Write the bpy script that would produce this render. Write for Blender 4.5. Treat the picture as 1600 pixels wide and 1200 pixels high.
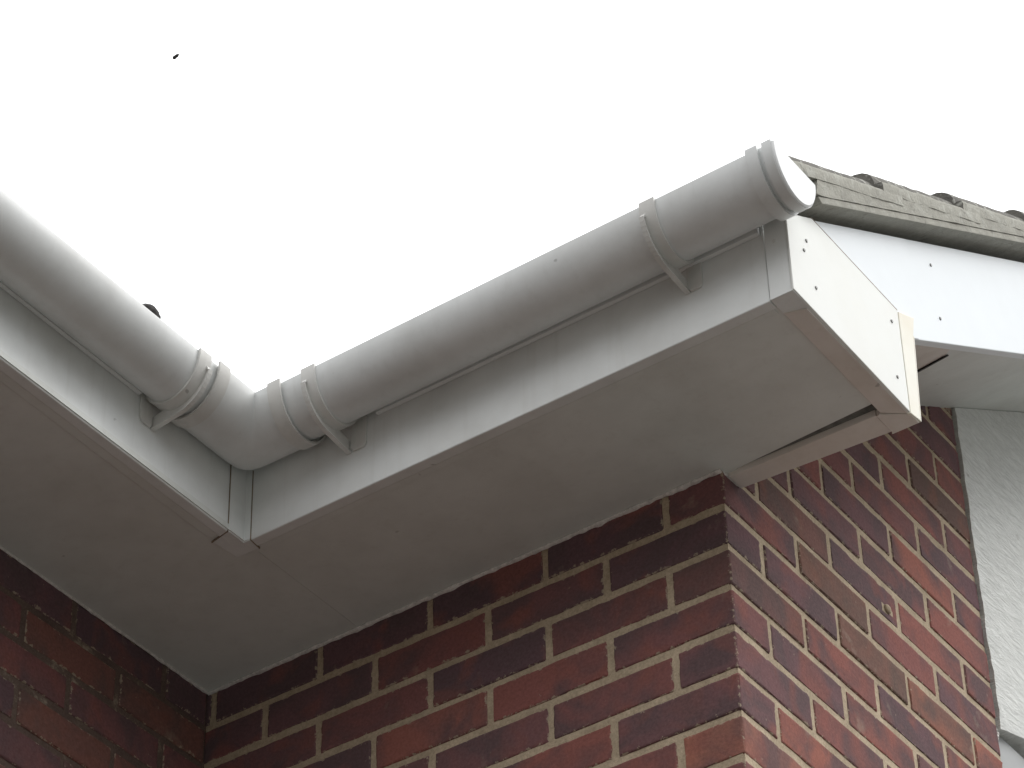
import bpy, bmesh, math, random
from mathutils import Vector, Matrix, noise

for o in list(bpy.data.objects):
    bpy.data.objects.remove(o)
scene = bpy.context.scene
C = scene.collection
random.seed(7)
H = 4.5            # height of the soffit above the ground

# ------------------------------------------------------------------ camera
cam_d = bpy.data.cameras.new("camera")
cam = bpy.data.objects.new("camera", cam_d)
C.objects.link(cam)
cam_d.sensor_width = 36
cam_d.lens = 4872.3 / 1600 * 36
cam_d.clip_start = 0.05
cam_d.clip_end = 2000
R = ((0.81747668, 0.38081562, 0.43210108),
     (0.57555358, -0.51188064, -0.63774312),
     (-0.02167836, 0.77003745, -0.63763028))
M = Matrix([list(R[i]) + [(1.85961654, -3.31360885, -2.95656202 + H)[i]] for i in range(3)] + [[0, 0, 0, 1]])
cam.matrix_world = M
scene.camera = cam

# ------------------------------------------------------------------ sky and sun (overcast)
SUN_EL = math.radians(50)
SUN_AZ = math.radians(52)      # from +Y towards +X
w = bpy.data.worlds.new("World")
scene.world = w
w.use_nodes = True
nt = w.node_tree
nt.nodes.clear()
sky = nt.nodes.new("ShaderNodeTexSky")
sky.sky_type = 'NISHITA'
sky.sun_disc = False
sky.sun_elevation = SUN_EL
sky.sun_rotation = SUN_AZ
sky.dust_density = 3.0
sky.air_density = 1.2
hs = nt.nodes.new("ShaderNodeHueSaturation")
hs.inputs['Saturation'].default_value = 0.16
bg = nt.nodes.new("ShaderNodeBackground")
bg.inputs['Strength'].default_value = 0.15
ow = nt.nodes.new("ShaderNodeOutputWorld")
nt.links.new(sky.outputs[0], hs.inputs['Color'])
# thick cloud evens the sky out
cl = nt.nodes.new("ShaderNodeMix"); cl.data_type = 'RGBA'
cl.inputs[0].default_value = .85
# overcast luminance: brightest overhead, dim towards the built-up horizon
tc = nt.nodes.new("ShaderNodeTexCoord"); sx = nt.nodes.new("ShaderNodeSeparateXYZ")
nt.links.new(tc.outputs['Generated'], sx.inputs[0])
cr = nt.nodes.new("ShaderNodeValToRGB")
nt.links.new(sx.outputs[2], cr.inputs[0])
for pos_, v_ in ((.22, .16), (.38, .50), (.52, .86)):
    e_ = cr.color_ramp.elements.new(pos_); e_.color = (v_, v_, v_, 1)
cr.color_ramp.elements[0].color = (.05, .05, .05, 1)
cr.color_ramp.elements[-1].color = (1, 1, 1, 1)
sc_ = nt.nodes.new("ShaderNodeMix"); sc_.data_type = 'RGBA'; sc_.blend_type = 'MULTIPLY'
sc_.inputs[0].default_value = 1
nt.links.new(cr.outputs[0], sc_.inputs[6])
sc_.inputs[7].default_value = (9.0, 9.1, 9.2, 1)
nt.links.new(sc_.outputs[2], cl.inputs[7])
nt.links.new(hs.outputs[0], cl.inputs[6])
nt.links.new(cl.outputs[2], bg.inputs['Color'])
nt.links.new(bg.outputs[0], ow.inputs['Surface'])

sd = bpy.data.lights.new("sun", 'SUN')
sd.energy = 0.8
sd.angle = math.radians(28)
sd.color = (1.0, 0.985, 0.955)
so = bpy.data.objects.new("sun", sd)
C.objects.link(so)
dirv = Vector((math.sin(SUN_AZ) * math.cos(SUN_EL), math.cos(SUN_AZ) * math.cos(SUN_EL), math.sin(SUN_EL)))
so.rotation_euler = dirv.to_track_quat('Z', 'Y').to_euler()
so.location = (6, 2, 12)

scene.view_settings.view_transform = 'Standard'
scene.view_settings.look = 'None'
scene.view_settings.exposure = 0.76
scene.view_settings.gamma = 1
scene.render.engine = 'CYCLES'
scene.cycles.max_bounces = 10
scene.cycles.diffuse_bounces = 6

# ------------------------------------------------------------------ helpers
def tag(o, label=None, cat=None, group=None, kind=None):
    if label: o['label'] = label
    if cat: o['category'] = cat
    if group: o['group'] = group
    if kind: o['kind'] = kind
    return o

def empty(name, loc, label, cat, group=None):
    o = bpy.data.objects.new(name, None)
    C.objects.link(o)
    o.location = loc
    o.empty_display_size = 0.1
    return tag(o, label, cat, group)

def world_of(o):
    v = Vector((0, 0, 0))
    while o is not None:
        v += o.location
        o = o.parent
    return v

def obj(name, bm, mats, parent=None, smooth=None, label=None, origin=None):
    """links bm (soffit-level coordinates, Z=0 at the soffit) as one mesh object"""
    if not isinstance(mats, (list, tuple)): mats = [mats]
    off = Vector(origin) if origin else (sum((v.co for v in bm.verts), Vector()) / max(1, len(bm.verts)))
    for v in bm.verts: v.co -= off
    me = bpy.data.meshes.new(name)
    bm.normal_update()
    bm.to_mesh(me); bm.free()
    for m in mats: me.materials.append(m)
    if smooth is not None:
        me.polygons.foreach_set('use_smooth', [True] * len(me.polygons))
        if smooth < 180:
            me.set_sharp_from_angle(angle=math.radians(smooth))
    o = bpy.data.objects.new(name, me)
    C.objects.link(o)
    wl = off + Vector((0, 0, H))
    if parent:
        o.parent = parent
        o.location = wl - world_of(parent)
    else:
        o.location = wl
    if label: o['label'] = label
    return o

def NB(): return bmesh.new()

def add_box(bm, x0, x1, y0, y1, z0, z1, mi=0, bev=0.0):
    vs = [bm.verts.new((x, y, z)) for x in (x0, x1) for y in (y0, y1) for z in (z0, z1)]
    fs = [(0, 1, 3, 2), (4, 6, 7, 5), (0, 4, 5, 1), (2, 3, 7, 6), (0, 2, 6, 4), (1, 5, 7, 3)]
    out = []
    for f in fs:
        fc = bm.faces.new([vs[i] for i in f]); fc.material_index = mi; out.append(fc)
    if bev:
        es = set(e for f in out for e in f.edges)
        bmesh.ops.bevel(bm, geom=list(es), offset=bev, segments=2, affect='EDGES', profile=.5)
    return out

def add_prism(bm, pts, d, mi=0, bev=0.0):
    """pts: 3D polygon, d: extrusion vector"""
    d = Vector(d)
    a = [bm.verts.new(p) for p in pts]
    b = [bm.verts.new(Vector(p) + d) for p in pts]
    fs = [bm.faces.new(a), bm.faces.new(list(reversed(b)))]
    n = len(pts)
    for i in range(n):
        fs.append(bm.faces.new((a[i], b[i], b[(i + 1) % n], a[(i + 1) % n])))
    for f in fs: f.material_index = mi
    bmesh.ops.recalc_face_normals(bm, faces=fs)
    if bev:
        es = set(e for f in fs for e in f.edges)
        bmesh.ops.bevel(bm, geom=list(es), offset=bev, segments=2, affect='EDGES', profile=.5)

# ------------------------------------------------------------------ materials
def newmat(name):
    m = bpy.data.materials.new(name)
    m.use_nodes = True
    n = m.node_tree.nodes
    return m, m.node_tree, n['Principled BSDF']

def N(t, kind, **kw):
    nd = t.nodes.new(kind)
    for k, v in kw.items(): setattr(nd, k, v)
    return nd

def noise_tex(t, scale, detail=4, rough=.5, vec=None, dist=0.0):
    nd = N(t, "ShaderNodeTexNoise")
    nd.inputs['Scale'].default_value = scale
    nd.inputs['Detail'].default_value = detail
    nd.inputs['Roughness'].default_value = rough
    nd.inputs['Distortion'].default_value = dist
    if vec is not None: t.links.new(vec, nd.inputs['Vector'])
    return nd

def ramp(t, fac, stops):
    r = N(t, "ShaderNodeValToRGB")
    t.links.new(fac, r.inputs[0])
    els = r.color_ramp.elements
    els[0].position, els[0].color = stops[0][0], (*stops[0][1], 1)
    els[1].position, els[1].color = stops[-1][0], (*stops[-1][1], 1)
    for p, c in stops[1:-1]:
        e = els.new(p); e.color = (*c, 1)
    return r

def mix(t, fac, a, b, mode='MIX'):
    m = N(t, "ShaderNodeMix", data_type='RGBA', blend_type=mode)
    for s, v in ((m.inputs[0], fac), (m.inputs[6], a), (m.inputs[7], b)):
        if hasattr(v, 'links'): t.links.new(v, s)
        elif isinstance(v, (int, float)): s.default_value = v
        else: s.default_value = (*v, 1)
    return m.outputs[2]

def bump(t, bsdf, height, strength, dist):
    b = N(t, "ShaderNodeBump")
    b.inputs['Strength'].default_value = strength
    b.inputs['Distance'].default_value = dist
    t.links.new(height, b.inputs['Height'])
    t.links.new(b.outputs[0], bsdf.inputs['Normal'])
    return b

def geo_pos(t):
    return N(t, "ShaderNodeNewGeometry").outputs['Position']

def stretched(t, scale, rot=(0, 0, 0)):
    mp = N(t, "ShaderNodeMapping")
    mp.inputs['Scale'].default_value = scale
    mp.inputs['Rotation'].default_value = rot
    t.links.new(geo_pos(t), mp.inputs['Vector'])
    return mp.outputs[0]

def upvc(name, col, dirt=(.42, .40, .35), amount=.22, rough=.48, specks=True):
    m, t, b = newmat(name)
    p = geo_pos(t)
    n1 = noise_tex(t, 5.5, 5, .6, p)
    r1 = ramp(t, n1.outputs[0], [(.42, (0, 0, 0)), (.78, (amount, amount, amount))])
    c = mix(t, r1.outputs[0], col, dirt)
    n2 = noise_tex(t, 17, 3, .6, p)
    lo_ = .955 if specks else .985
    r2 = ramp(t, n2.outputs[0], [(.35, (lo_, lo_, lo_)), (.65, (1, 1, 1))])
    c = mix(t, 1.0, c, r2.outputs[0], 'MULTIPLY')
    if specks:
        n3 = noise_tex(t, 38, 2, .5, p)
        r3 = ramp(t, n3.outputs[0], [(.76, (0, 0, 0)), (.80, (.4, .4, .4))])
        c = mix(t, r3.outputs[0], c, (.13, .12, .10))
        # thin vertical run marks left by rain
        st = noise_tex(t, 1.0, 3, .6, stretched(t, (55, 55, 3)))
        r4 = ramp(t, st.outputs[0], [(.55, (0, 0, 0)), (.8, (.16, .16, .16))])
        c = mix(t, r4.outputs[0], c, dirt)
    t.links.new(c, b.inputs['Base Color'])
    b.inputs['Roughness'].default_value = rough
    b.inputs['IOR'].default_value = 1.45
    n4 = noise_tex(t, 7, 2, .5, p)
    b.inputs['Specular IOR Level'].default_value = .35
    bump(t, b, n4.outputs[0], .08, .01)
    return m

M_FASCIA = upvc("white_upvc_fascia", (.81, .83, .82), amount=.28)
M_BARGE = upvc("blue_white_upvc", (.80, .84, .87), amount=.04, specks=False)
M_BOX = upvc("ivory_white_upvc", (.80, .81, .78), dirt=(.6, .52, .36), amount=.14, specks=False)
M_TRIM = upvc("yellowed_upvc", (.84, .82, .73), dirt=(.62, .48, .25), amount=.35, specks=False)
M_SOFFIT = upvc("soffit_upvc", (.745, .765, .735), amount=.3, rough=.5)
M_STRIP = upvc("soffit_edging_upvc", (.76, .71, .66), dirt=(.42, .33, .24), amount=.45, rough=.5)
M_GUTTER = upvc("weathered_gutter_upvc", (.755, .77, .765), dirt=(.42, .41, .38), amount=.4, rough=.33)
M_BRACKET = upvc("bracket_upvc", (.72, .715, .69), dirt=(.30, .28, .24), amount=.45, rough=.4)
M_CAP = upvc("clean_white_upvc", (.84, .85, .85), amount=.03, specks=False)

def flat(name, col, rough=.7, metal=0.0, nscale=40, var=.2):
    m, t, b = newmat(name)
    n = noise_tex(t, nscale, 4, .6, geo_pos(t))
    lo = tuple(c * (1 - var) for c in col); hi = tuple(min(1, c * (1 + var)) for c in col)
    r = ramp(t, n.outputs[0], [(.3, lo), (.7, hi)])
    t.links.new(r.outputs[0], b.inputs['Base Color'])
    b.inputs['Roughness'].default_value = rough
    b.inputs['Metallic'].default_value = metal
    return m
M_SCREW = flat("dull_screw_head", (.27, .27, .26), .45, .3, 400)
M_GAP = flat("dark_gap", (.03, .028, .026), .9)
M_SEAM = flat("brown_dirt_line", (.22, .17, .12), .9, 0, 60, .4)
M_SEAL = flat("old_sealant", (.70, .67, .64), .8, 0, 120, .25)
M_INSECT = flat("dark_insect", (.03, .028, .025), .6)
M_WING = flat("grey_wing", (.25, .25, .25), .5)

def mk_brick():
    m, t, b = newmat("brick_and_mortar_face")
    at = N(t, "ShaderNodeAttribute"); at.attribute_name = "tone"
    sep = N(t, "ShaderNodeSeparateColor")
    t.links.new(at.outputs['Color'], sep.inputs[0])
    p = geo_pos(t)
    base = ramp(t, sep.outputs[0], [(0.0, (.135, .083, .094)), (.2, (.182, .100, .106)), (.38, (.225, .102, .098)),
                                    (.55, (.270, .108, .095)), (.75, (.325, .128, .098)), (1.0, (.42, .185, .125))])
    # fire flashing: patches across each brick, shifted brick by brick
    off = N(t, "ShaderNodeVectorMath", operation='MULTIPLY_ADD')
    t.links.new(at.outputs['Color'], off.inputs[0])
    off.inputs[1].default_value = (7, 11, 5)
    t.links.new(p, off.inputs[2])
    nA = noise_tex(t, 9, 3, .55, off.outputs[0], .6)
    rA = ramp(t, nA.outputs[0], [(.40, (0, 0, 0)), (.62, (.85, .85, .85))])
    c = mix(t, rA.outputs[0], base.outputs[0], (.125, .086, .090))
    nB = noise_tex(t, 11, 3, .5, off.outputs[0], .4)
    rB = ramp(t, nB.outputs[0], [(.32, (.75, .75, .75)), (.48, (0, 0, 0))])
    c = mix(t, rB.outputs[0], c, (.265, .105, .088))
    ol = ramp(t, sep.outputs[1], [(.8, (0, 0, 0)), (.95, (.45, .45, .45))])
    c = mix(t, ol.outputs[0], c, (.17, .115, .075))
    # mortar dragged over the arrises, and chipped edges
    nG = noise_tex(t, 85, 5, .7, p, .3)
    ad = N(t, "ShaderNodeMath", operation='MULTIPLY_ADD')
    t.links.new(at.outputs['Alpha'], ad.inputs[0]); ad.inputs[1].default_value = .43
    t.links.new(nG.outputs[0], ad.inputs[2])
    # grain
    nC = noise_tex(t, 190, 4, .7, p)
    rC = ramp(t, nC.outputs[0], [(.3, (.80, .80, .80)), (.7, (1.16, 1.16, 1.16))])
    c = mix(t, 1.0, c, rC.outputs[0], 'MULTIPLY')
    # mortar smears and pale efflorescence
    nD = noise_tex(t, 13, 5, .62, off.outputs[0], .3)
    rD = ramp(t, nD.outputs[0], [(.64, (0, 0, 0)), (.74, (.42, .42, .42))])
    c = mix(t, rD.outputs[0], c, (.36, .29, .23))
    nE = noise_tex(t, 75, 3, .6, p)
    rE = ramp(t, nE.outputs[0], [(.70, (0, 0, 0)), (.76, (.6, .6, .6))])
    c = mix(t, rE.outputs[0], c, (.40, .30, .24))
    rG = ramp(t, ad.outputs[0], [(.925, (0, 0, 0)), (.96, (.85, .85, .85))])
    c = mix(t, rG.outputs[0], c, (.40, .325, .245))
    t.links.new(c, b.inputs['Base Color'])
    b.inputs['Roughness'].default_value = .9
    b.inputs['Specular IOR Level'].default_value = .15
    nF = noise_tex(t, 110, 6, .7, p)
    bump(t, b, nF.outputs[0], .4, .0018)
    return m

def mk_mortar(name="sandy_mortar", old=False):
    m, t, b = newmat(name)
    p = geo_pos(t)
    n = noise_tex(t, 14, 5, .65, p)
    r = ramp(t, n.outputs[0], [(.3, (.40, .320, .225)), (.7, (.57, .465, .335))])
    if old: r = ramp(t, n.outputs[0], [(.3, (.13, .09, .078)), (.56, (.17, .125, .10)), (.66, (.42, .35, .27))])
    n2 = noise_tex(t, 260, 3, .7, p)
    r2 = ramp(t, n2.outputs[0], [(.3, (.75, .75, .75)), (.7, (1.15, 1.15, 1.15))])
    t.links.new(mix(t, 1, r.outputs[0], r2.outputs[0], 'MULTIPLY'), b.inputs['Base Color'])
    b.inputs['Roughness'].default_value = .95
    b.inputs['Specular IOR Level'].default_value = .2
    bump(t, b, n2.outputs[0], .5, .002)
    return m
M_BRICK = mk_brick()
M_MORTAR = mk_mortar()
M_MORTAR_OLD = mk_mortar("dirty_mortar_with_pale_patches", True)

def mk_tile(name, lo, hi, lich):
    m, t, b = newmat(name)
    p = geo_pos(t)
    n = noise_tex(t, 22, 6, .65, p)
    r = ramp(t, n.outputs[0], [(.3, lo), (.7, hi)])
    n2 = noise_tex(t, 45, 4, .6, p, .5)
    r2 = ramp(t, n2.outputs[0], [(.53, (0, 0, 0)), (.61, (lich, lich, lich))])
    c = mix(t, r2.outputs[0], r.outputs[0], (.50, .50, .45))
    n3 = noise_tex(t, 30, 4, .6, p, 1.5)
    r3 = ramp(t, n3.outputs[0], [(.30, (.45, .45, .45)), (.40, (0, 0, 0))])
    c = mix(t, r3.outputs[0], c, (.08, .076, .066))
    t.links.new(c, b.inputs['Base Color'])
    b.inputs['Roughness'].default_value = .95
    n4 = noise_tex(t, 130, 6, .7, p)
    bump(t, b, n4.outputs[0], .8, .004)
    return m
M_TILE = mk_tile("weathered_concrete_tile", (.10, .095, .085), (.17, .16, .14), .6)
M_TILEEDGE = mk_tile("lichened_tile_edge", (.33, .32, .28), (.44, .43, .375), .6)
M_UNDER = mk_tile("verge_mortar_and_undercloak", (.33, .32, .28), (.44, .43, .375), .35)

def mk_panel():
    m, t, b = newmat("brushed_masonry_paint")
    p = geo_pos(t)
    v = stretched(t, (9, 12, 60), (math.radians(38), 0, 0))
    s = noise_tex(t, 1.7, 7, .7, v, 1.2)
    n = noise_tex(t, 26, 4, .6, p)
    r = ramp(t, s.outputs[0], [(.3, (.64, .65, .62)), (.62, (.82, .83, .80))])
    r2 = ramp(t, n.outputs[0], [(.68, (0, 0, 0)), (.76, (.5, .5, .5))])
    c = mix(t, r2.outputs[0], r.outputs[0], (.30, .28, .24))
    t.links.new(c, b.inputs['Base Color'])
    b.inputs['Roughness'].default_value = .6
    bump(t, b, s.outputs[0], .75, .009)
    return m
M_PANEL = mk_panel()
M_GREYBOARD = flat("grey_painted_board", (.36, .37, .37), .55, 0, 9, .08)

def mk_ground():
    m, t, b = newmat("concrete_paving")
    p = geo_pos(t)
    n = noise_tex(t, .6, 6, .6, p)
    r = ramp(t, n.outputs[0], [(.3, (.066, .064, .058)), (.7, (.094, .090, .081))])
    t.links.new(r.outputs[0], b.inputs['Base Color'])
    b.inputs['Roughness'].default_value = .9
    return m

# ------------------------------------------------------------------ ground
bm = NB()
vs = [bm.verts.new((x, y, -H)) for x, y in ((-300, -300), (300, -300), (300, 300), (-300, 300))]
bm.faces.new(vs)
tag(obj("ground", bm, mk_ground(), origin=(0, 0, -H)), kind='structure')

# ------------------------------------------------------------------ the house
house = empty("brick_house", (-1, 1, 0), "red brick house corner with white plastic eaves and a tiled roof", "house")

TONE = {}
def lattice(L, r):
    n = max(2, round(L / .022))
    e = (.0055, .010)
    i0 = .016
    core = [i0 + i * (L - 2 * i0) / n for i in range(n + 1)]
    return [0, r * .35, r] + list(e) + core + [L - e[1], L - e[0], L - r, L - r * .35, L]

def add_brick(bm, lay, x0, x1, y0, y1, z0, z1, tone, fine=True):
    """rounded, slightly uneven brick"""
    col = (tone[0], tone[1], random.random(), 1)
    j = lambda: random.uniform(-.0012, .0012)
    x0 += .0009; y1 -= .0009; z0 += .0009; z1 -= .0009
    x0 += j(); x1 += j(); y0 += j() * .7; y1 += j() * .7; z0 += j(); z1 += j()
    r = .0024
    if fine:
        ax = [lattice(x1 - x0, r), lattice(y1 - y0, r), lattice(z1 - z0, r)]
    else:
        ax = [[0, x1 - x0], [0, y1 - y0], [0, z1 - z0]]
    n = [len(a) - 1 for a in ax]
    o = Vector((x0, y0, z0)); S = Vector((x1 - x0, y1 - y0, z1 - z0))
    cache = {}
    def V(i, k, l):
        key = (i, k, l)
        if key in cache: return cache[key]
        q = Vector((ax[0][i], ax[1][k], ax[2][l]))
        if fine:
            c = Vector([min(max(q[a], r), S[a] - r) for a in range(3)])
            d = q - c
            if d.length > 1e-9:
                q = c + d.normalized() * r
            q = q + o
            nz = noise.noise(q * 30) * .0008 + noise.noise(q * 160) * .0005
            edge = sum(1 for a in range(3) if abs(d[a]) > 1e-9)
            if edge > 1: nz -= abs(noise.noise(q * 70 + Vector((3, 1, 2)))) * .0035
            if d.length > 1e-9: q = q + d.normalized() * nz
        else:
            q = q + o
        cache[key] = bm.verts.new(q)
        ds = sorted(min(ax[a][(i, k, l)[a]], S[a] - ax[a][(i, k, l)[a]]) for a in range(3))
        edge_of[cache[key]] = max(0.0, 1 - ds[1] / .016)
        return cache[key]
    edge_of = {}
    def quad(a, b_, c, d):
        f = bm.faces.new((a, b_, c, d)); f.material_index = 0
        for lp in f.loops: lp[lay] = (col[0], col[1], col[2], edge_of[lp.vert])
    for i in range(n[0]):
        for k in range(n[1]):
            quad(V(i, k, 0), V(i, k + 1, 0), V(i + 1, k + 1, 0), V(i + 1, k, 0))
            quad(V(i, k, n[2]), V(i + 1, k, n[2]), V(i + 1, k + 1, n[2]), V(i, k + 1, n[2]))
    for i in range(n[0]):
        for l in range(n[2]):
            quad(V(i, 0, l), V(i + 1, 0, l), V(i + 1, 0, l + 1), V(i, 0, l + 1))
            quad(V(i, n[1], l), V(i, n[1], l + 1), V(i + 1, n[1], l + 1), V(i + 1, n[1], l))
    for k in range(n[1]):
        for l in range(n[2]):
            quad(V(0, k, l), V(0, k, l + 1), V(0, k + 1, l + 1), V(0, k + 1, l))
            quad(V(n[0], k, l), V(n[0], k + 1, l), V(n[0], k + 1, l + 1), V(n[0], k, l + 1))

def rtone():
    t = random.choice((.05, .15, .2, .3, .35, .4, .45, .5, .55, .6, .7, .85))
    return (min(1, max(0, t + random.uniform(-.05, .05))), 1.0 if random.random() < .12 else random.random() * .7)

TONEC = {(0, 0): .32, (0, 1): (.4, 1), (0, 2): .5, (0, 3): .15, (1, 0): .38, (1, 1): .2, (1, 2): (.45, 1), (1, 3): (.75, .9), (1, 4): .8,
         (2, 0): (.32, .86), (2, 1): .6, (2, 2): .12, (2, 3): .75, (3, 0): .55, (3, 1): .2, (3, 2): .65, (3, 3): .3, (3, 4): .85,
         (4, 0): .25, (4, 1): .55, (4, 2): .2, (4, 3): .7, (5, 0): .4, (5, 1): .75, (5, 2): .5, (6, 0): .88, (6, 1): .6,
         (-1, 0): .3, (-1, 1): (.35, .9), (-1, 2): .15, (-1, 3): .6, (-2, 1): .25, (-2, 2): .45, (-2, 3): .6}
TONEB = {(0, 1): .05, (0, 2): 0, (0, 3): .1, (0, 4): .05, (0, 5): 0, (1, 4): .15, (0, 0): .0, (1, 0): .12, (1, 1): .3, (1, 2): .45, (1, 3): .2, (2, 0): .45, (2, 1): .5, (2, 2): .04, (2, 3): .4, (3, 0): .35, (3, 1): .55,  # top course toned dark: shade under the eaves put into the brick colour
         (3, 2): .68, (3, 3): .3, (4, 0): .35, (4, 1): .42, (4, 2): .3, (4, 3): .5, (5, 0): .25, (5, 1): .6, (5, 2): .45, (6, 0): .88, (6, 1): .55}
def tone_for(D, k, i):
    v = D.get((k, i))
    if v is None: return rtone()
    if isinstance(v, tuple): return v
    return (v, .3)

def slope_wall(y): return .152 + .615 * y      # gable soffit height where it meets the wall

def brick_front():
    bm = NB(); lay = bm.loops.layers.float_color.new("tone")
    for k in range(0, 60):
        z1 = -.075 * k - .005; z0 = z1 - .065
        if z0 < -H: break
        fine = k < 9
        e = .1125 if k % 2 == 0 else 0
        i = 0
        if k % 2 == 1:
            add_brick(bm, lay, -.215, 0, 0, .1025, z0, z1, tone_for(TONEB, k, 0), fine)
            x = -.225; i = 1
        else:
            x = -.1125; i = 1        # corner brick belongs to the gable wall
        while x > -1.12:
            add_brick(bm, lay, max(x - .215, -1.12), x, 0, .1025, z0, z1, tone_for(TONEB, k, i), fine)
            x -= .225; i += 1
    # mortar core
    add_box(bm, -1.1, -.0050, .0020, .095, -H, -.004, 1)
    return obj("brick_wall", bm, [M_BRICK, M_MORTAR], house, smooth=50, label="front brick wall between the inner and the outer corner under the wide soffit")

def brick_gable():
    bm = NB(); lay = bm.loops.layers.float_color.new("tone")
    for k in range(-11, 60):
        z1 = -.075 * k - .005; z0 = z1 - .065
        if z0 < -H: break
        fine = -10 < k < 9
        if k % 2 == 0:
            ys = [(0, .215)]
            y = .225
        else:
            ys = [(0, .1025)] if k < 0 else []
            y = .1125
        i = 1
        y_end = .89
        idx = {}
        if k % 2 == 0: idx[0] = 0
        while y < y_end - .01:
            ys.append((y, min(y + .215, y_end))); y += .225
        for n_, (a, b) in enumerate(ys):
            if k > 0 and k % 2 == 1: n_ += 1
            if z0 > slope_wall(b) - .0: continue
            if z0 > slope_wall(a): a = a
            add_brick(bm, lay, -.1025, 0, a, b, z0, z1, tone_for(TONEC, k, n_), fine)
    # mortar core, its top follows the roof slope
    P = [(-.0020, .0032, -H), (-.0020, .888, -H), (-.0020, .888, slope_wall(.888)), (-.0020, .0032, slope_wall(.0032))]
    add_prism(bm, P, (-.09, 0, 0), 1)
    # mortar blob stuck on one brick
    bmesh.ops.create_icosphere(bm, subdivisions=3, radius=.009, matrix=Matrix.Translation((.001, .516, .026)) @ Matrix.Diagonal((.5, 1.1, .9, 1)))
    for f in bm.faces:
        c = f.calc_center_median()
        if (c - Vector((.001, .516, .026))).length < .0125: f.material_index = 1
    return obj("brick_wall", bm, [M_BRICK, M_MORTAR], house, smooth=50, label="gable brick pier between the outer corner and the painted panel")

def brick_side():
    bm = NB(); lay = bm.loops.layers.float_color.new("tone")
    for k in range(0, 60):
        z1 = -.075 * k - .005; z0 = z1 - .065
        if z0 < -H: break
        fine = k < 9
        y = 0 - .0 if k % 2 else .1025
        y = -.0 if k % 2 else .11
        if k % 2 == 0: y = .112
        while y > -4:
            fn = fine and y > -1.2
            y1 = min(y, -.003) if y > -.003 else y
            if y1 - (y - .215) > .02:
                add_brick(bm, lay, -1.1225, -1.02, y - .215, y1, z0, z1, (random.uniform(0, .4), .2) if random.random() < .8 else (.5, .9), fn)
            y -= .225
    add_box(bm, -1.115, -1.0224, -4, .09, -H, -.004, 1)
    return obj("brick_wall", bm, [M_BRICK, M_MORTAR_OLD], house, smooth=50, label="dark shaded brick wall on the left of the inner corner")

brick_front(); brick_gable(); brick_side()

# sealant beads between wall and soffit
def bead(p0, p1, rad, name="sealant_bead"):
    bm = NB()
    p0 = Vector(p0); p1 = Vector(p1); L = (p1 - p0).length; n = int(L / .006)
    d = (p1 - p0).normalized(); side = Vector((0, 0, 1)); out = d.cross(side)
    if out.dot(Vector((1, -1, 0))) < 0: out = -out
    prev = None
    for i in range(n + 1):
        c = p0 + d * (L * i / n)
        s = .95 + .35 * noise.noise(c * 22) + .7 * max(0, noise.noise(c * 60 + Vector((5, 5, 5)))) 
        rr = rad * max(.35, s)
        ring = []
        for a in range(7):
            an = math.radians(-100 + a * 200 / 6)
            # quarter bead: out and down
            ring.append(bm.verts.new(c + out * (rr * 1.0 * max(0, math.cos(an))) + side * (-rr * (.5 - .5 * math.sin(an)) * 1.3)))
        if prev:
            for a in range(6):
                bm.faces.new((prev[a], prev[a + 1], ring[a + 1], ring[a]))
        prev = ring
    bmesh.ops.recalc_face_normals(bm, faces=bm.faces[:])
    return obj(name, bm, M_SEAL, house, smooth=60)
bead((-1.018, .0, -.004), (0.0, .0, -.004), .0055)
bead((-1.02, -1.6, -.004), (-1.02, -.002, -.004), .0035)

# ------------------------------------------------------------------ soffits
bm = NB(); add_box(bm, -1.06, -.703, -4, .06, -.0045, .006)
obj("soffit_board", bm, M_SOFFIT, house, label="soffit board running along the left wing")
bm = NB()
add_prism(bm, [(-.7022, -.293, -.005), (.3, -.293, -.005), (.3, -.002, -.005), (.02, .012, -.005), (.0, .03, -.005), (-.7022, .03, -.005)], (0, 0, .009))
obj("soffit_board", bm, M_SOFFIT, house, label="wide soffit board over the front brick wall")
bm = NB()
add_box(bm, -.02, .3, -.06, .06, .024, .030)
obj("soffit_shade_backing", bm, flat("void_shade_grey", (.16, .155, .14), .9, 0, 50, .4), house)  # dark colour stands in for the shade inside the recess

# ------------------------------------------------------------------ fascias
def pl(name, bm, mat, **k): return obj(name, bm, mat, house, **k)
bm = NB(); add_box(bm, -.705, .2675, -.295, -.275, -.0075, .172, bev=.002)
f1 = pl("fascia_board", bm, M_FASCIA, label="fascia board behind the right hand gutter")
bm = NB(); add_box(bm, -.725, -.705, -4, -.293, -.0075, .172, bev=.002)
f2 = pl("fascia_board", bm, M_FASCIA, label="fascia board behind the left hand gutter")
# lips under the boards
bm = NB(); add_box(bm, -.69, .262, -.2748, -.262, -.0065, .0, bev=.0008)
obj("fascia_lip", bm, M_SOFFIT, f1)
bm = NB(); add_box(bm, -.742, -.7252, -4, -.335, -.0060, .0, bev=.0008)
obj("fascia_lip", bm, M_SOFFIT, f2)
# pale capping line just below the gutter
bm = NB(); add_box(bm, -.44, .262, -.3035, -.2955, .1225, .168, bev=.0015)
obj("capping_strip", bm, M_CAP, f1)
bm = NB(); add_box(bm, -.7045, -.6965, -4, -.56, .1185, .168, bev=.0015)
obj("capping_strip", bm, M_CAP, f2)
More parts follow.
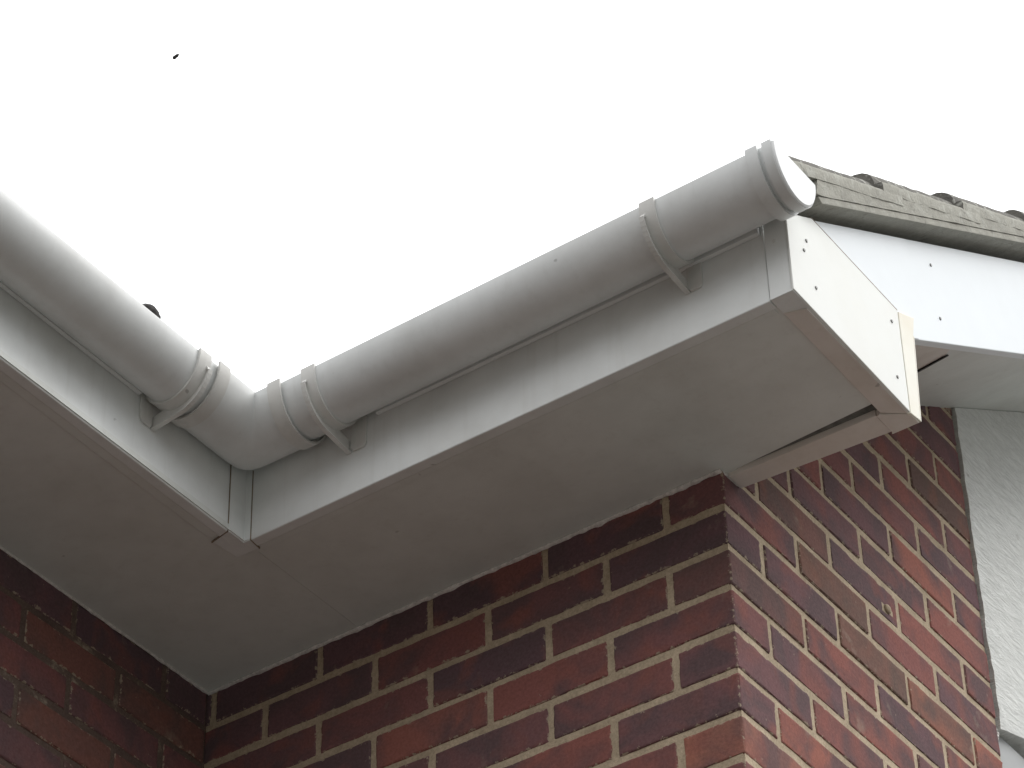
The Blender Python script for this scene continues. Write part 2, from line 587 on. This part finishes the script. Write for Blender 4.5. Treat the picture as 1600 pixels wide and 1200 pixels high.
# inner corner cover
bm = NB()
add_box(bm, -.7045, -.7025, -.334, -.295, -.009, .171, bev=.0006)
add_box(bm, -.7045, -.691, -.2975, -.2955, -.0092, .171, bev=.0006)
add_prism(bm, [(-.7, -.335, -.0072), (-.742, -.327, -.0072), (-.736, -.272, -.0072), (-.694, -.270, -.0072), (-.6905, -.298, -.0072), (-.7, -.299, -.0072)], (0, 0, .0014))
ct = pl("corner_trim", bm, M_FASCIA)
bm = NB()
add_box(bm, -.7048, -.7034, -.3352, -.334, -.0085, .13)
add_box(bm, -.691, -.6898, -.2962, -.2948, -.0085, .13)
add_prism(bm, [(-.7052, -.3352, -.0085), (-.744, -.3272, -.0085), (-.744, -.3258, -.0085), (-.7052, -.3336, -.0085)], (0, 0, .003))
add_prism(bm, [(-.6905, -.297, -.0085), (-.6935, -.269, -.0085), (-.6923, -.269, -.0085), (-.6893, -.297, -.0085)], (0, 0, .003))
obj("seam", bm, M_SEAM, ct)
# end cover at the outer corner
bm = NB(); add_box(bm, .2692, .307, -.2975, -.2955, -.0085, .165, bev=.0007)
add_box(bm, .2692, .307, -.2955, -.25, -.0085, -.0062, bev=.0006)
et = pl("joint_trim", bm, M_FASCIA)

# ------------------------------------------------------------------ box end
box = None
def screw(px, parent, axis='x', r=.0034, mat=None):
    bm = NB()
    if axis == 'x': rot = Matrix.Rotation(math.radians(90), 4, 'Y')
    else: rot = Matrix.Rotation(math.radians(90), 4, 'X')
    bmesh.ops.create_cone(bm, cap_ends=True, segments=16, radius1=r, radius2=r * .75, depth=.0022, matrix=Matrix.Translation(px) @ rot)
    return obj("screw", bm, mat or M_SCREW, parent, smooth=40)

def topz(y): return .195 + .614 * (y + .212)
bm = NB()
P = [(.309, -.2975, -.007), (.309, .0385, -.016), (.309, .0415, .188), (.309, -.216, .1905), (.309, -.2975, .142)]
add_prism(bm, P, (-.006, 0, 0), bev=.0012)
box = pl("box_end_panel", bm, M_BOX, label="bright ivory plastic panel closing the end of the eaves")
for y, z in ((-.2529, .0995), (-.2273, .0439), (.0148, .1475), (.0094, .033), (-.2420, .126)): screw((.3096, y, z), box)
screw((.285, -.298, .098), et, 'y', .0030, M_BRACKET)
bm = NB()
P = [(.3086, .0415, .1882), (.3086, -.216, .1907), (.3086, -.216, .1925), (.3086, .0415, .1900)]
add_prism(bm, P, (-.004, 0, 0))
obj("seam", bm, M_SEAM, box, label="thin brown dirty seam along the top edge")
# rear corner trim, yellowed
bm = NB()
P = [(.3092, .0405, -.017), (.3092, .0715, -.012), (.3092, .0875, .169), (.3092, .0980, .212), (.3092, .044, .1875)]
add_prism(bm, P, (-.0065, 0, 0), bev=.0012)
P = [(.3092, .0716, -.012), (.3092, .0736, -.012), (.3092, .0893, .167), (.3092, .0873, .167)]
add_prism(bm, P, (-.05, 0, 0))
obj("edge_trim", bm, M_TRIM, box, label="yellowed trim on the rear edge")
# returns under the box
bm = NB()
P = [(.3035, -.252, -.0115), (.3035, .0405, -.0155), (.270, .0165, -.0135), (.270, -.262, -.0095)]
add_prism(bm, P, (0, 0, .012), bev=.001)
obj("soffit_edging", bm, M_STRIP, box)
bm = NB()
P = [(.2985, .0425, -.0165), (.3035, .0700, -.0145), (.262, .0705, -.0135), (.262, .0190, -.0135)]
P = [(.3055, .0420, -.0165), (.3065, .0705, -.0150), (.262, .0700, -.0150), (.262, .0190, -.0150), (.268, .0175, -.0150)]
add_prism(bm, P, (0, 0, .012), bev=.001)
P = [(.2610, .0185, -.0128), (.2610, .0660, -.0128), (.0035, .0480, -.0128), (-.0045, .0030, -.0110), (.02, .0150, -.0128)]
P = [(.2612, .0185, -.0128), (.2612, .0670, -.0128), (.0035, .0500, -.0128), (.0035, .0140, -.0128)]
add_prism(bm, P, (0, 0, .012), bev=.001)
obj("soffit_edging", bm, M_STRIP, box)
bm = NB()
add_prism(bm, [(.0034, .0125, -.0122), (.0034, .050, -.0122), (-.012, -.001, -.0105), (-.004, -.003, -.0105)], (0, 0, .008))
obj("sealant_bead", bm, M_SEAL, house)

# ------------------------------------------------------------------ gable bargeboard and soffit
def bb(y): return .164 + .607 * (y - .085)
bm = NB()
YE = 3.3
P = [(.3025, -.235, bb(-.235) + .05), (.3025, .0, bb(0)), (.3025, YE, bb(YE)), (.3025, YE, topz(YE)), (.3025, -.235, topz(-.235) - .003)]
P = [(.3025, -.02, bb(-.02)), (.3025, YE, bb(YE)), (.3025, YE, topz(YE)), (.3025, -.262, topz(-.262)), (.3025, -.262, bb(-.1))]
add_prism(bm, P, (-.018, 0, 0), bev=.0015)
barge = pl("bargeboard", bm, M_BARGE, label="bluish white bargeboard sloping up the gable under the tiles")
screw((.3031, .2039, .402), barge); screw((.3031, .211, .2925), barge)
screw((.3031, .66, .64), barge)
# sleeve over the first length, leaving a faint step
bm = NB()
P = [(.3040, -.02, bb(-.02) + .0015), (.3040, .118, bb(.118) + .0015), (.3040, .118, topz(.118) - .002), (.3040, -.20, topz(-.20) - .002), (.3040, -.20, .12)]
add_prism(bm, P, (-.0014, 0, 0))
obj("joint_sleeve", bm, M_BARGE, barge)
bm = NB()
def gs(y, dz=0): return slope_wall(y) + dz
P = [(-.03, .04, gs(.04)), (.2842, .04, gs(.04)), (.2842, YE, gs(YE)), (-.03, YE, gs(YE))]
add_prism(bm, P, (0, 0, .012))
gsof = pl("gable_soffit", bm, M_SOFFIT, label="pale soffit under the sloping bargeboard")
bm = NB()
# small closing piece whose open edge reads as a dark slit
n_ = Vector((0, -.615, 1)).normalized()
def gp(x, y, d): return (x, y, gs(y) - d)
add_prism(bm, [gp(.2842, .10, .001), gp(.2842, .33, .001), gp(.207, .4305, .001), gp(.13, .47, .001), gp(.05, .2, .001)], (0, 0, -.0018))
obj("closing_piece", bm, M_STRIP, gsof)
bm = NB()
a, b_ = Vector(gp(.120, .4600, .0032)), Vector(gp(.2085, .4310, .0032))
s_ = Vector((.0, .0075, .0046))
add_prism(bm, [a - s_ * .1, b_ - s_ * .1, b_ + s_ * .8, a + s_], (0, 0, -.003))
obj("open_edge", bm, M_GAP, gsof)

# ------------------------------------------------------------------ roof
TS = .613
XT = .336
def tz(y): return .197 + .626 * (y + .2294) - .0000     # underside of the undercloak at the verge
roof_bm = NB()
GA = .302
def zroof(y): return .2794 + .614 * (y + .2357)        # top line of the verge
roof = None
def sheet(bm, along, x_lo, x_hi, first, ncourse, fn):
    """courses of rolled tiles; fn maps (s across, t up slope, h) to a point"""
    for c in range(ncourse):
        t0 = first + c * GA; t1 = t0 + GA + .03
        xs = []
        s = x_lo
        while s < x_hi + 1e-6:
            xs.append(s); s += .0125
        rows = []
        for (t, hh) in ((t0, -.012), (t0, .012), (t0 + .004, .014), (t1, 0.0)):
            row = []
            for s in xs:
                ph = ((s - x_lo) % .15) / .15
                roll = max(0, math.cos((ph - .5) * math.pi * 2.2)) * .020 if abs(ph - .5) < .23 else 0
                row.append(bm.verts.new(fn(s, t, hh + (roll if hh > -.01 else roll * .2))))
            rows.append(row)
        for a, b in zip(rows, rows[1:]):
            for i in range(len(xs) - 1):
                bm.faces.new((a[i], a[i + 1], b[i + 1], b[i]))
bm = NB()
def fB(s, t, h):
    x = .30 - s
    x = max(x, -.70 - (t + .295))
    return (x, t, zroof(t) - .052 + h)
sheet(bm, 'x', .02, 3.2, -.315, 12, fB)
def fA(s, t, h):
    y = -4 + s
    y = min(y, -.29 + t - .0)
    return (-.66 - t, y, .200 + TS * t + h)
sheet(bm, 'y', 0, 6, 0.0, 8, fA)
bmesh.ops.remove_doubles(bm, verts=bm.verts[:], dist=.0001)
roof = pl("roof", bm, M_TILE, smooth=40, label="weathered dark tiled roof slope")

# undercloak and bedding mortar along the verge
bm = NB()
P = [(XT - .002, -.226, tz(-.226)), (XT - .002, YE, tz(YE)), (XT - .002, YE, tz(YE) + .014), (XT - .002, -.236, tz(-.236) + .014)]
add_prism(bm, P, (-.10, 0, 0), bev=.001)
obj("undercloak", bm, M_UNDER, roof, label="grey cement board showing its underside below the verge")
def bedding():
    bm = NB(); n = 260; prev = None
    for i in range(n + 1):
        y = -.240 + i * (YE + .24) / n
        ring = []
        for j in range(8):
            v = j / 7
            z = tz(y) + .0145 + v * .037
            x = XT - .0006 + .0016 * noise.noise(Vector((0, y * 18, z * 30))) + .0012 * noise.noise(Vector((4, y * 70, z * 80)))
            ring.append(bm.verts.new((x, y + (0.008 * (v - .5) if i == 0 else 0), z)))
        ring.append(bm.verts.new((XT - .08, y, z)))
        ring.insert(0, bm.verts.new((XT - .08, y, tz(y) + .0145)))
        if prev:
            for a in range(9): bm.faces.new((prev[a], ring[a], ring[a + 1], prev[a + 1]))
        else: bm.faces.new(ring)
        prev = ring
    bmesh.ops.recalc_face_normals(bm, faces=bm.faces[:])
    return obj("bedding_mortar", bm, M_UNDER, roof, smooth=60)
bedding()

def verge_tile(i, y0):
    """one concrete edge tile: slab with a thick outer side and a roll along the edge"""
    bm = NB()
    prof = []
    for (x, z) in ((XT, -.006), (XT + .001, .012), (XT - .001, .018), (XT - .012, .021)):
        prof.append((x, z))
    for a in range(0, 13):
        th = math.pi * a / 12
        prof.append((.283 + .040 * math.cos(th), .018 + .043 * math.sin(th)))
    prof += [(.24, .018), (.18, .016), (.18, .000), (.27, -.002), (.30, -.006)]
    L = GA + .065
    ns = 16
    prev = None
    for s in range(ns + 1):
        t = s / ns * L
        y = y0 + t
        lift = .0275 - .021 * (t / L)       # tail sits on the tile below
        ring = []
        for q, (x, z) in enumerate(prof):
            p = Vector((x, y, zroof(y) - .0560 + lift + z))
            p += Vector((noise.noise(p * 40), 0, noise.noise(p * 40 + Vector((9, 9, 9))))) * .0016
            if s == 0: p.y += .002 * noise.noise(p * 90)
            ring.append(bm.verts.new(p))
        if prev:
            for a in range(len(prof)):
                b = (a + 1) % len(prof)
                f = bm.faces.new((prev[a], ring[a], ring[b], prev[b]))
                f.material_index = 1 if a in (0, 1, 2) or a == len(prof) - 1 else 0
        else:
            f = bm.faces.new(ring); f.material_index = 0
        prev = ring
    bm.faces.new(prev)
    bmesh.ops.recalc_face_normals(bm, faces=bm.faces[:])
    return obj("verge_tile", bm, [M_TILE, M_TILEEDGE], roof, smooth=45)
for i in range(11): verge_tile(i, -.312 + .303 * i)

# ------------------------------------------------------------------ painted panel beside the brick pier
bm = NB()
ny, nz = 70, 90
g = []
for iz in range(nz + 1):
    row = []
    for iy in range(ny + 1):
        fy = (iy / ny) ** 1.6
        zlow = -.013
        y = .893 + fy * 2.4
        zl = zlow + .30 * min(y - .893, .1)
        ztop = slope_wall(y) - .0015
        z = zl + (ztop - zl) * iz / nz
        if iy == 0:
            y += .006 * noise.noise(Vector((1, 1, z * 14))) + .003 * noise.noise(Vector((1, 5, z * 60))) - .004 * math.exp(-((z - .3) / .15) ** 2)
        x = .0055 + .0016 * noise.noise(Vector((3, y * 9 - z * 6, (z + y) * 22))) + .001 * noise.noise(Vector((3, y * 60, z * 60)))
        row.append(bm.verts.new((x, y, z)))
    g.append(row)
for iz in range(nz):
    for iy in range(ny):
        bm.faces.new((g[iz][iy], g[iz][iy + 1], g[iz + 1][iy + 1], g[iz + 1][iy]))
r = bmesh.ops.extrude_face_region(bm, geom=bm.faces[:])
for v in r['geom']:
    if isinstance(v, bmesh.types.BMVert): v.co.x -= .05
bmesh.ops.recalc_face_normals(bm, faces=bm.faces[:])
pl("painted_panel", bm, M_PANEL, smooth=50, label="rough white painted board filling the gable beside the brick pier")
bm = NB()
add_box(bm, -.06, -.012, .892, 3.3, -.11, -.006, bev=.002)
pl("grey_board", bm, M_GREYBOARD)
bm = NB(); add_box(bm, -.058, -.006, .897, 3.3, -H, -.1105, bev=.002)
pl("window_frame", bm, M_CAP)
bm = NB()
for i in range(40):
    z = -.004 - i * .0016
    bmesh.ops.create_icosphere(bm, subdivisions=1, radius=.0045 + .002 * noise.noise(Vector((i * .4, 0, 0))), matrix=Matrix.Translation((-.006 + .003 * noise.noise(Vector((0, i * .3, 0))), .892 + .002 * noise.noise(Vector((i * .3, 2, 0))), z - .008)))
    if i > 11: break
pl("sealant_bead", bm, M_SEAL, smooth=60)

# ------------------------------------------------------------------ the gutter
gutter = empty("gutter", (-.6535, -.3535, H + .09), "pale grey white plastic rain gutter turning the inner corner of the eaves", "gutter")
A_, B_ = .0555, .068
XC, YC = -.6535, -.3535
def zg_B(x): return .166 + .006 * (x + .2)
ZG_A = .1645
def arc(off=0.0, n=32, a0=0, a1=180):
    return [((A_ + off) * math.cos(math.radians(a0 + (a1 - a0) * i / n)), -(B_ + off) * math.sin(math.radians(a0 + (a1 - a0) * i / n))) for i in range(n + 1)]
def shell(o_out, o_in, lip=0.0, n=32):
    out = arc(o_out, n); inn = arc(o_in, n)
    if lip:
        out = [(out[0][0], lip)] + out + [(out[-1][0], lip)]
        inn = [(inn[0][0], lip)] + inn + [(inn[-1][0], lip)]
    return out + inn[::-1]
def ptB(x, u, v): return Vector((x, YC - u, zg_B(x) + v))
def ptA(y, u, v): return Vector((XC + u, y, ZG_A + v))
PV = (XC + A_ + .003, YC - A_ - .003)
def ptC(phi, u, v):
    d = A_ + .003 - u
    cc, ss = math.cos(math.radians(phi)), math.sin(math.radians(phi))
    d = d / (cc ** 6 + ss ** 6) ** (1 / 6)
    z = ZG_A + (zg_B(-.6) - ZG_A) * (phi / 90)
    return Vector((PV[0] - d * math.cos(math.radians(phi)), PV[1] + d * math.sin(math.radians(phi)), z + v))
def loft(bm, rings, cap=True):
    R_ = [[bm.verts.new(p) for p in ring] for ring in rings]
    n = len(R_[0])
    for a, b in zip(R_, R_[1:]):
        for i in range(n):
            bm.faces.new((a[i], a[(i + 1) % n], b[(i + 1) % n], b[i]))
    if cap:
        bm.faces.new(R_[0]); bm.faces.new(R_[-1][::-1])
    bmesh.ops.recalc_face_normals(bm, faces=bm.faces[:])

def rings_B(xs, prof): return [[ptB(x, u, v) for u, v in prof] for x in xs]
def rings_A(ys, prof): return [[ptA(y, u, v) for u, v in prof] for y in ys]
def lin(a, b, n): return [a + (b - a) * i / n for i in range(n + 1)]

pr = shell(0, -.0024, .002)
bm = NB(); loft(bm, rings_B(lin(-.575, .350, 24), pr))
obj("gutter_channel", bm, M_GUTTER, gutter, smooth=35, label="right hand gutter run ending at the gable")
bm = NB(); loft(bm, rings_A(lin(-4, -.435, 30), pr))
obj("gutter_channel", bm, M_GUTTER, gutter, smooth=35, label="left hand gutter run coming towards the viewer")
# moulded corner
pc = shell(.0045, .0008, .0035)
rings = rings_A([-.497, -.46, -.43, PV[1]], pc) + [[ptC(p, u, v) for u, v in pc] for p in lin(3, 87, 42)] + rings_B([PV[0], -.585, -.57, -.548], pc)
bm = NB(); loft(bm, rings)
corner = obj("corner_joint", bm, M_GUTTER, gutter, smooth=35)
pcol = shell(.0085, .0047, .0045)
bm = NB(); loft(bm, rings_B([-.566, -.5625, -.545, -.5415], pcol)); obj("collar", bm, M_BRACKET, corner, smooth=35)
bm = NB(); loft(bm, rings_A([-.504, -.5005, -.482, -.4785], pcol)); obj("collar", bm, M_BRACKET, corner, smooth=35)

def bracket(pt, s0, s1, sweb, splate, fascia_u, outward):
    """pt(s,u,v): s along the gutter; band s0..s1, web at sweb, plate splate=(a,b)"""
    bm = NB()
    pb = shell(.0048, .0003, .004)
    ss = [s0, s0 + .0015, s1 - .0015, s1]
    loft(bm, [[pt(s, u, v) for u, v in pb] for s in ss])
    # clip bead over the front rim
    root = obj("bracket", bm, M_BRACKET, gutter, smooth=35)
    # web
    bm = NB()
    fo = fascia_u
    ar = [((A_ + .004) * math.cos(math.radians(a)), -(B_ + .004) * math.sin(math.radians(a))) for a in range(16, 124, 6)]
    vfoot = -.090
    p_end = (fo, vfoot)
    st = ar[0]
    diag = []
    for a in range(20, 92, 6):
        o = .0055 + .0065 * (a - 16) / 76
        diag.append(((A_ + .004 + o) * math.cos(math.radians(a)), -(B_ + .004 + o) * math.sin(math.radians(a))))
    lst = diag[-1]
    for i in range(1, 6):
        t = i / 6
        diag.append((lst[0] + (p_end[0] - lst[0]) * t, lst[1] + (p_end[1] - lst[1]) * t))
    poly = ar + [(fo + .001, -.068), (fo + .001, vfoot)] + diag[::-1]
    th = .003
    a = [pt(sweb - th / 2, u, v) for u, v in poly]
    b = [pt(sweb + th / 2, u, v) for u, v in poly]
    va = [bm.verts.new(p) for p in a]; vb = [bm.verts.new(p) for p in b]
    bm.faces.new(va); bm.faces.new(vb[::-1])
    n = len(poly)
    for i in range(n): bm.faces.new((va[i], vb[i], vb[(i + 1) % n], va[(i + 1) % n]))
    # flange along the diagonal
    line = [(st[0] + .0015, st[1])] + diag + [p_end]
    hw = .004
    for (p, q) in zip(line, line[1:]):
        vs = [pt(sweb - hw, *p), pt(sweb + hw, *p), pt(sweb + hw, *q), pt(sweb - hw, *q)]
        n_u, n_v = (p[1] - q[1]), -(p[0] - q[0])
        ln = math.hypot(n_u, n_v)
        n_u, n_v = n_u / ln * .0024, n_v / ln * .0024
        if n_v > 0: n_u, n_v = -n_u, -n_v
        ws = [pt(sweb - hw, p[0] + n_u, p[1] + n_v), pt(sweb + hw, p[0] + n_u, p[1] + n_v), pt(sweb + hw, q[0] + n_u, q[1] + n_v), pt(sweb - hw, q[0] + n_u, q[1] + n_v)]
        V1 = [bm.verts.new(x) for x in vs]; V2 = [bm.verts.new(x) for x in ws]
        bm.faces.new(V1); bm.faces.new(V2[::-1])
        for i in range(4): bm.faces.new((V1[i], V2[i], V2[(i + 1) % 4], V1[(i + 1) % 4]))
    bmesh.ops.recalc_face_normals(bm, faces=bm.faces[:])
    obj("bracket_arm", bm, M_BRACKET, root, smooth=40)
    # plate screwed to the fascia
    bm = NB()
    a0, a1 = splate
    prof = [(a0, -.084), (a0 + .006, -.092), (a1 - .004, -.092), (a1, -.086), (a1 + .001, -.010), (a0, -.010)]
    va = [bm.verts.new(pt(s, fo + .0035, v)) for s, v in prof]; vb = [bm.verts.new(pt(s, fo - .0005, v)) for s, v in prof]
    bm.faces.new(va); bm.faces.new(vb[::-1])
    n = len(prof)
    for i in range(n): bm.faces.new((va[i], vb[i], vb[(i + 1) % n], va[(i + 1) % n]))
    bmesh.ops.recalc_face_normals(bm, faces=bm.faces[:])
    bmesh.ops.bevel(bm, geom=bm.edges[:], offset=.0007, segments=1, affect='EDGES')
    obj("fixing_plate", bm, M_BRACKET, root, smooth=40)
    return root
FU_B = -(-.295 - YC)          # u of the fascia face on the right hand run
FU_B = YC - (-.295)
FU_A = (-.705) - XC
bracket(ptB, .1285, .1545, .1335, (.134, .160), FU_B + .0005, -1)
bracket(ptB, -.502, -.476, -.4955, (-.492, -.462), FU_B + .0005, -1)
bracket(ptA, -.547, -.520, -.5245, (-.556, -.528), FU_A + .0005, 1)
# stop end: socket band, rim and closed cap
bm = NB(); loft(bm, rings_B([.314, .3165, .331, .3335], shell(.0075, .0008, .003)))
cap = obj("end_cap", bm, M_GUTTER, gutter, smooth=35)
bm = NB(); loft(bm, rings_B([.3412, .343, .354, .3565], shell(.0065, .0008, .003)))
obj("cap_rim", bm, M_GUTTER, cap, smooth=35)
bm = NB()
rings = []
for x, o in ((.350, .0052), (.3585, .0050), (.3605, .003)):
    rings.append([ptB(x, u, v) for u, v in arc(o, 40)])
loft(bm, rings)
obj("cap_face", bm, M_CAP, cap, smooth=35)

# ------------------------------------------------------------------ moss lump lying in the left gutter
bm = NB()
bmesh.ops.create_icosphere(bm, subdivisions=4, radius=.019)
for v in bm.verts:
    n0 = v.co.normalized()
    v.co = Vector((v.co.x, v.co.y * 1.15, v.co.z * .95)) + n0 * (.0025 * noise.noise(v.co * 60) + .0015 * noise.noise(v.co * 200))
    v.co += Vector((-.630, -.634, .193))
tag(obj("moss_lump", bm, flat("dark_moss", (.035, .032, .03), .95, 0, 120, .4), smooth=60),
    "small dark rounded moss lump peeping over the rim of the left gutter", "moss")

# ------------------------------------------------------------------ insect in the air
def insect():
    d = Vector(((275 - 800) / 4872.3, -(88 - 600) / 4872.3, -1.0))
    pos = M.translation + (M.to_3x3() @ d) * 6.0
    root = empty("flying_insect", pos, "tiny dark insect flying alone against the white sky", "insect")
    q = Matrix.Translation(pos - Vector((0, 0, H))) @ M.to_3x3().to_4x4() @ Matrix.Rotation(math.radians(38), 4, 'Z')
    bm = NB()
    for (x, r, sx) in ((-.0032, .0036, 1.35), (.0016, .0034, 1.1), (.0050, .0022, 1.0)):
        bmesh.ops.create_icosphere(bm, subdivisions=3, radius=r, matrix=q @ Matrix.Translation((x, 0, 0)) @ Matrix.Diagonal((sx, 1, 1, 1)))
    obj("body", bm, M_INSECT, root, smooth=60)
    for s in (-1, 1):
        bm = NB()
        bmesh.ops.create_icosphere(bm, subdivisions=2, radius=.003, matrix=q @ Matrix.Rotation(math.radians(s * 25), 4, 'Z') @ Matrix.Translation((-.0032, s * .0018, .002)) @ Matrix.Diagonal((1.4, .5, .06, 1)))
        obj("wing", bm, M_WING, root, smooth=60)
insect()
